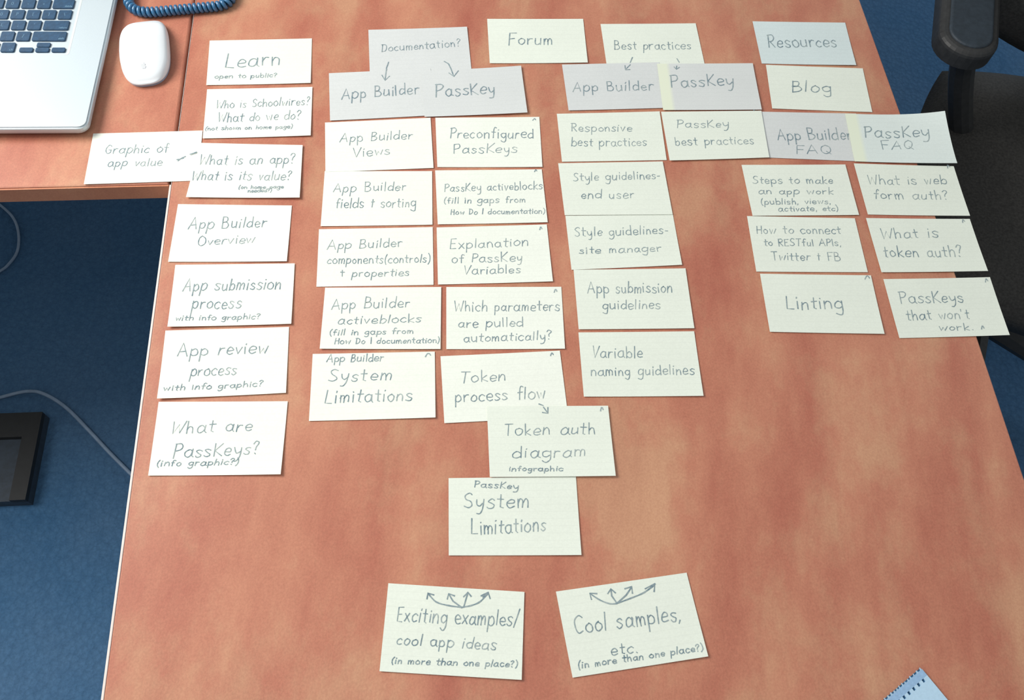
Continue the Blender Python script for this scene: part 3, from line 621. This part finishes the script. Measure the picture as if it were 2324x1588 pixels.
# lid standing open behind, leaning back
bm = bmesh.new()
prism(bm, rrect(-W_, 0, 0, H_ - 0.012, 0.011), 0, 0.007, 0.001)
lid = link('lid', bm, 'aluminium', lap); lid.location = (0, H_ - 0.004, T_ + 0.002); lid.rotation_euler = (math.radians(68), 0, 0)
bm = bmesh.new(); prism(bm, rrect(-W_ + .012, 0.014, -.012, H_ - 0.024, 0.002), 0.0070, 0.0074)
link('screen', bm, 'screen_black', lid)
for fx in (-0.03, -W_ + 0.03):
    for fy_ in (0.03, H_ - 0.03):
        bm = bmesh.new(); prism(bm, [(fx + 0.007 * math.cos(a * PI / 6), fy_ + 0.007 * math.sin(a * PI / 6)) for a in range(12)], 0.0, 0.0016)
        link('foot', bm, 'box_black', lap)

# ------------------------------------------------------------------ mouse
MA = math.radians(18)
mo = tag(empty('computer_mouse', (-0.4930, 0.7795, TZ), MA), 'white rounded wireless mouse right of the laptop', 'mouse')
def outline(a, k=1.0):
    hw, hl = 0.0297 * k, 0.0530 * k
    c, s = math.cos(a), math.sin(a); e = 2 / 4.2 if s > 0 else 2 / 2.9
    x = hw * math.copysign(abs(c) ** e, c); y = hl * math.copysign(abs(s) ** e, s)
    x *= 1 - 0.06 * (abs(y) / hl) ** 2
    return x, y
def dome(x, y):
    r = min(1.0, (y / 0.0530) ** 2)
    zc = 0.0205 * (1 - 0.62 * r)
    q = min(1.0, abs(x) / 0.0297)
    return max(0.0055, zc * (1 - 0.30 * q ** 2.6))
bm = bmesh.new(); n = 64; rings = []
for k in (1.0, 1.0, .97, .93, .85, .7, .5, .25):
    ring = []
    for i in range(n):
        x, y = outline(2 * PI * i / n, k)
        if len(rings) == 0: z = 0.0045
        elif len(rings) == 1: z = 0.0065
        else: z = max(0.0065, dome(x, y) - (0.0022 if k == .97 else 0.0006 if k == .93 else 0))
        ring.append(bm.verts.new((x, y, z)))
    rings.append(ring)
for a, b in zip(rings, rings[1:]):
    for i in range(n): bm.faces.new((a[i - 1], a[i], b[i], b[i - 1]))
c = bm.verts.new((0, 0, dome(0, 0)))
for i in range(n): bm.faces.new((rings[-1][i - 1], rings[-1][i], c))
link('shell', bm, 'mouse_white', mo, smooth=True)
bm = bmesh.new(); prism(bm, [outline(2 * PI * i / n, 0.965) for i in range(n)], 0.0, 0.0046)
link('base', bm, 'mouse_base', mo)
bm = bmesh.new()      # small pale fruit emblem near the palm end
lp = [(0, -.0030), (.0012, -.0034), (.0024, -.0022), (.0030, -.0002), (.0020, .0002), (.0018, .0014), (.0028, .0022), (.0016, .0030), (0, .0024), (-.0016, .0030), (-.0030, .0016), (-.0030, -.0006), (-.0022, -.0026), (-.0010, -.0034)]
def lz(x, y): return dome(x, y) + 0.0003
vs = [bm.verts.new((x, y - 0.033, lz(x, y - 0.033))) for x, y in lp]; bm.faces.new(vs)
vs = [bm.verts.new((x, y - 0.033, lz(x, y - 0.033))) for x, y in ((0, .0032), (.0004, .0044), (.0014, .0050), (.0010, .0038))]; bm.faces.new(vs)
tag(link('emblem', bm, 'logo_grey', mo), 'faint grey fruit-shaped emblem')

# ------------------------------------------------------------------ coiled telephone cord
cz = TZ + 0.0066
cp = [(-0.5700, 1.02), (-0.5580, 0.930), (-0.5410, 0.871), (-0.5345, 0.8560), (-0.5230, 0.8475), (-0.5070, 0.8470), (-0.4880, 0.8520), (-0.4640, 0.8590), (-0.4400, 0.8660), (-0.4240, 0.8710), (-0.4140, 0.8790), (-0.4120, 0.8920), (-0.4180, 0.915), (-0.440, 1.02)]
ctr = spline([Vector((x, y, cz)) for x, y in cp], 40)
CR, WR, PITCH = 0.0044, 0.0026, 0.0058
seg_len = [0.0]
for a, b in zip(ctr, ctr[1:]): seg_len.append(seg_len[-1] + (b - a).length)
tot = seg_len[-1]; turns = tot / PITCH; NN = int(turns * 12); path = []; j = 0
for i in range(NN + 1):
    s = tot * i / NN
    while j < len(seg_len) - 2 and seg_len[j + 1] < s: j += 1
    f = (s - seg_len[j]) / max(1e-9, seg_len[j + 1] - seg_len[j]); p = ctr[j].lerp(ctr[j + 1], f)
    t = (ctr[j + 1] - ctr[j]).normalized(); u = Vector((-t.y, t.x, 0)); a = 2 * PI * s / PITCH
    path.append(p + u * CR * math.cos(a) + Vector((0, 0, 1)) * CR * math.sin(a))
bm = bmesh.new(); tube(bm, path, WR, 6)
tag(link('coiled_cord', bm, 'cord_blue', smooth=True), 'dark blue coiled telephone cord behind the mouse', 'cord')

# ------------------------------------------------------------------ notepad in the near right corner
PA = math.atan2(0.1441 - 0.1131, 0.4031 - 0.3660)
pd_ = tag(empty('notepad', (0.4031, 0.1441, TZ), PA), 'pale blue notepad corner with punched holes and a torn edge', 'notepad')
PW, PH = 0.100, 0.150                     # x runs back along the bound edge (negative), y down the sheet (negative)
bm = bmesh.new(); prism(bm, [(-PW, -PH), (0, -PH), (0, 0), (-PW, 0)], 0.0, 0.0008); link('cover', bm, 'pad_back', pd_)
bm = bmesh.new(); holes = []; k = 0; pitch = 0.0063
x = -0.0062
while x > -PW + 0.006: holes.append(x); x -= pitch
hy0, hy1, hw = -0.0105, -0.0075, 0.0013
xs = [0.0]
for h in holes: xs += [h + hw, h - hw]
xs.append(-PW)
ZS = 0.0024
def quad(a, b, c, d, z=ZS): bm.faces.new([bm.verts.new((p[0], p[1], z)) for p in (a, b, c, d)])
def slab(x0, y0, x1, y1, z0, z1): box(bm, min(x0, x1), min(y0, y1), z0, max(x0, x1), max(y0, y1), z1)
slab(0, hy0, -PW, -PH, 0.0008, ZS)
for i in range(0, len(xs) - 1, 2): slab(xs[i], hy1, xs[i + 1], hy0, 0.0008, ZS)
link('sheets', bm, 'pad_paper', pd_)
bm = bmesh.new(); slab(0, -0.0012, -PW, hy1, 0.0008, ZS); link('binding_strip', bm, 'pad_binding', pd_)
bm = bmesh.new()
x = -0.0005; rnd = random.Random(5)
while x > -PW + 0.003:
    w = rnd.uniform(0.0014, 0.0024)
    tip = rnd.uniform(0.0004, 0.0013)
    a = [bm.verts.new(p) for p in ((x, -0.0014, ZS), (x - w, -0.0014, ZS), (x - w * 0.7, tip, ZS + 0.0006), (x - w * 0.3, tip, ZS + 0.0006))]
    b = [bm.verts.new((v.co.x, v.co.y, v.co.z - 0.0004)) for v in a]
    bm.faces.new(a); bm.faces.new(b[::-1])
    for q in range(4): bm.faces.new((a[q - 1], a[q], b[q], b[q - 1]))
    x -= w + rnd.uniform(0.0012, 0.0026)
tag(link('torn_fringe', bm, 'pad_paper', pd_), 'white torn paper tabs', kind='stuff')

# ------------------------------------------------------------------ cables on the floor
def cable(pts, r, name, label):
    bm = bmesh.new(); tube(bm, spline([Vector((x, y, r + 0.001)) for x, y in pts], 10), r, 8)
    return tag(link(name, bm, 'cable_grey', smooth=True), label, 'cable')

cable([(-1.35, 0.60), (-1.20, 0.575), (-1.06, 0.555), (-0.996, 0.565), (-0.955, 0.584), (-0.911, 0.602), (-0.877, 0.601), (-0.828, 0.579), (-0.773, 0.54), (-0.72, 0.5), (-0.667, 0.462), (-0.616, 0.425), (-0.50, 0.36), (-0.30, 0.34)],
      0.0034, 'power_cable', 'pale thin cable arching over the carpet and passing under the big table')
cable([(-1.45, 1.10), (-1.244, 1.062), (-1.172, 1.048), (-1.113, 1.015), (-1.074, 0.986), (-1.05, 0.95), (-1.037, 0.907), (-1.043, 0.874), (-1.055, 0.855), (-1.093, 0.815), (-1.149, 0.797), (-1.40, 0.79)],
      0.0028, 'power_cable', 'faint cable loop in the shade under the left desk')

# ------------------------------------------------------------------ black open box on the floor, far left
bx = tag(empty('equipment_box', (-0.852, 0.555, 0), math.radians(9)), 'black rectangular box with raised rim on the carpet beyond the cable arch', 'box')
bw, bd, bh = 0.32, 0.168, 0.032
bm = bmesh.new(); box(bm, -bw, -bd, 0, 0, 0, bh - 0.012); link('body', bm, 'box_grey', bx)
bm = bmesh.new()
box(bm, -bw, -0.048, bh - 0.012, 0, 0, bh); box(bm, -0.028, -bd, bh - 0.012, 0, -0.048, bh)
link('rim', bm, 'box_black', bx)
bm = bmesh.new(); box(bm, -bw, -bd, bh - 0.012, -0.028, -bd + 0.036, bh - 0.006)
tag(link('front_ledge', bm, 'box_grey', bx), 'dark grey ledge')

# ------------------------------------------------------------------ office chair beside the table
CA = math.radians(-10.6)
ch = tag(empty('office_chair', (0.90, 0.93, 0), CA), 'black office chair with padded arms right of the table', 'chair')
def cushion(bm, w, d, h, r, puff, nx=22, ny=22):
    """soft upholstered slab, centre at the origin, its underside at z = 0"""
    def sq(u, v):
        # square to rounded square
        x = u * math.sqrt(1 - 0.28 * v * v); y = v * math.sqrt(1 - 0.28 * u * u)
        return x * w / 2, y * d / 2
    top = []; bot = []
    for j in range(ny + 1):
        a = []; b = []
        for i in range(nx + 1):
            u, v = -1 + 2 * i / nx, -1 + 2 * j / ny; x, y = sq(u, v)
            e = max(abs(u), abs(v)); k = (1 - e ** 7)
            z = h * 0.55 + h * 0.45 * k + puff * (1 - u * u) * (1 - v * v)
            a.append(bm.verts.new((x, y, z))); b.append(bm.verts.new((x * (0.96 - 0.03 * k), y * (0.96 - 0.03 * k), 0)))
        top.append(a); bot.append(b)
    for j in range(ny):
        for i in range(nx):
            bm.faces.new((top[j][i], top[j][i + 1], top[j + 1][i + 1], top[j + 1][i]))
            bm.faces.new((bot[j][i], bot[j + 1][i], bot[j + 1][i + 1], bot[j][i + 1]))
    for i in range(nx):
        bm.faces.new((top[0][i], bot[0][i], bot[0][i + 1], top[0][i + 1])); bm.faces.new((top[ny][i], top[ny][i + 1], bot[ny][i + 1], bot[ny][i]))
    for j in range(ny):
        bm.faces.new((top[j][0], top[j + 1][0], bot[j + 1][0], bot[j][0])); bm.faces.new((top[j][nx], bot[j][nx], bot[j + 1][nx], top[j + 1][nx]))
bm = bmesh.new(); cushion(bm, 0.54, 0.54, 0.075, 0.1, 0.006)
o = link('seat', bm, 'chair_black', ch, smooth=True); o.location = (-0.01, 0.035, 0.395)
bm = bmesh.new(); cushion(bm, 0.50, 0.56, 0.06, 0.1, 0.015)
o = link('backrest', bm, 'chair_black', ch, smooth=True); o.location = (-0.02, 0.335, 0.78); o.rotation_euler = (math.radians(78), 0, 0)
bm = bmesh.new(); tube(bm, spline([Vector(p) for p in ((0, 0.05, 0.385), (0, 0.24, 0.375), (0, 0.35, 0.43), (0, 0.375, 0.60), (0, 0.385, 0.72))], 6), 0.022, 10)
link('back_support', bm, 'chair_plastic', ch)
for sx in (-1, 1):
    bm = bmesh.new(); n = 6
    prism(bm, rrect(-0.044, -0.18, 0.044, 0.18, 0.043, 7), 0, 0.030, 0.010, 4)
    o = link('armrest', bm, 'chair_plastic', ch, smooth=False); o.location = (sx * 0.300, 0.215, 0.640)
    bm = bmesh.new(); prism(bm, rrect(-0.032, -0.168, 0.032, 0.168, 0.031, 7), 0, 0.004, 0.0035, 3)
    tag(link('arm_pad', bm, 'arm_pad', o), 'slightly shinier soft pad inset in the armrest').location = (0, 0, 0.029)
    bm = bmesh.new(); tube(bm, spline([Vector(p) for p in ((sx * 0.06, 0.13, 0.375), (sx * 0.16, 0.12, 0.38), (sx * 0.215, 0.11, 0.47), (sx * 0.265, 0.10, 0.57), (sx * 0.293, 0.09, 0.645))], 6), 0.019, 10)
    link('arm_post', bm, 'chair_plastic', ch)
bm = bmesh.new(); box(bm, -0.09, -0.11, 0.36, 0.09, 0.13, 0.396); link('tilt_housing', bm, 'chair_plastic', ch)
bm = bmesh.new(); tube(bm, [(0, 0, 0.08), (0, 0, 0.22), (0, 0, 0.2201), (0, 0, 0.37)], lambda t: 0.030 if t < 0.5 else 0.016, 14); link('gas_lift', bm, 'chair_plastic', ch)
for k in range(5):
    a = 2 * PI * k / 5 + 0.95; c, s = math.cos(a), math.sin(a)
    bm = bmesh.new(); tube(bm, [(0.02 * c, 0.02 * s, 0.115), (0.15 * c, 0.15 * s, 0.095), (0.30 * c, 0.30 * s, 0.075)], lambda t: 0.026 - 0.010 * t, 8)
    link('base_arm', bm, 'chair_plastic', ch)
    bm = bmesh.new(); tx, ty = -s, c
    tube(bm, [(0.30 * c + tx * 0.024, 0.30 * s + ty * 0.024, 0.028), (0.30 * c - tx * 0.024, 0.30 * s - ty * 0.024, 0.028)], 0.028, 14)
    tube(bm, [(0.30 * c, 0.30 * s, 0.028), (0.30 * c, 0.30 * s, 0.078)], 0.009, 8)
    link('caster', bm, 'chair_plastic', ch)
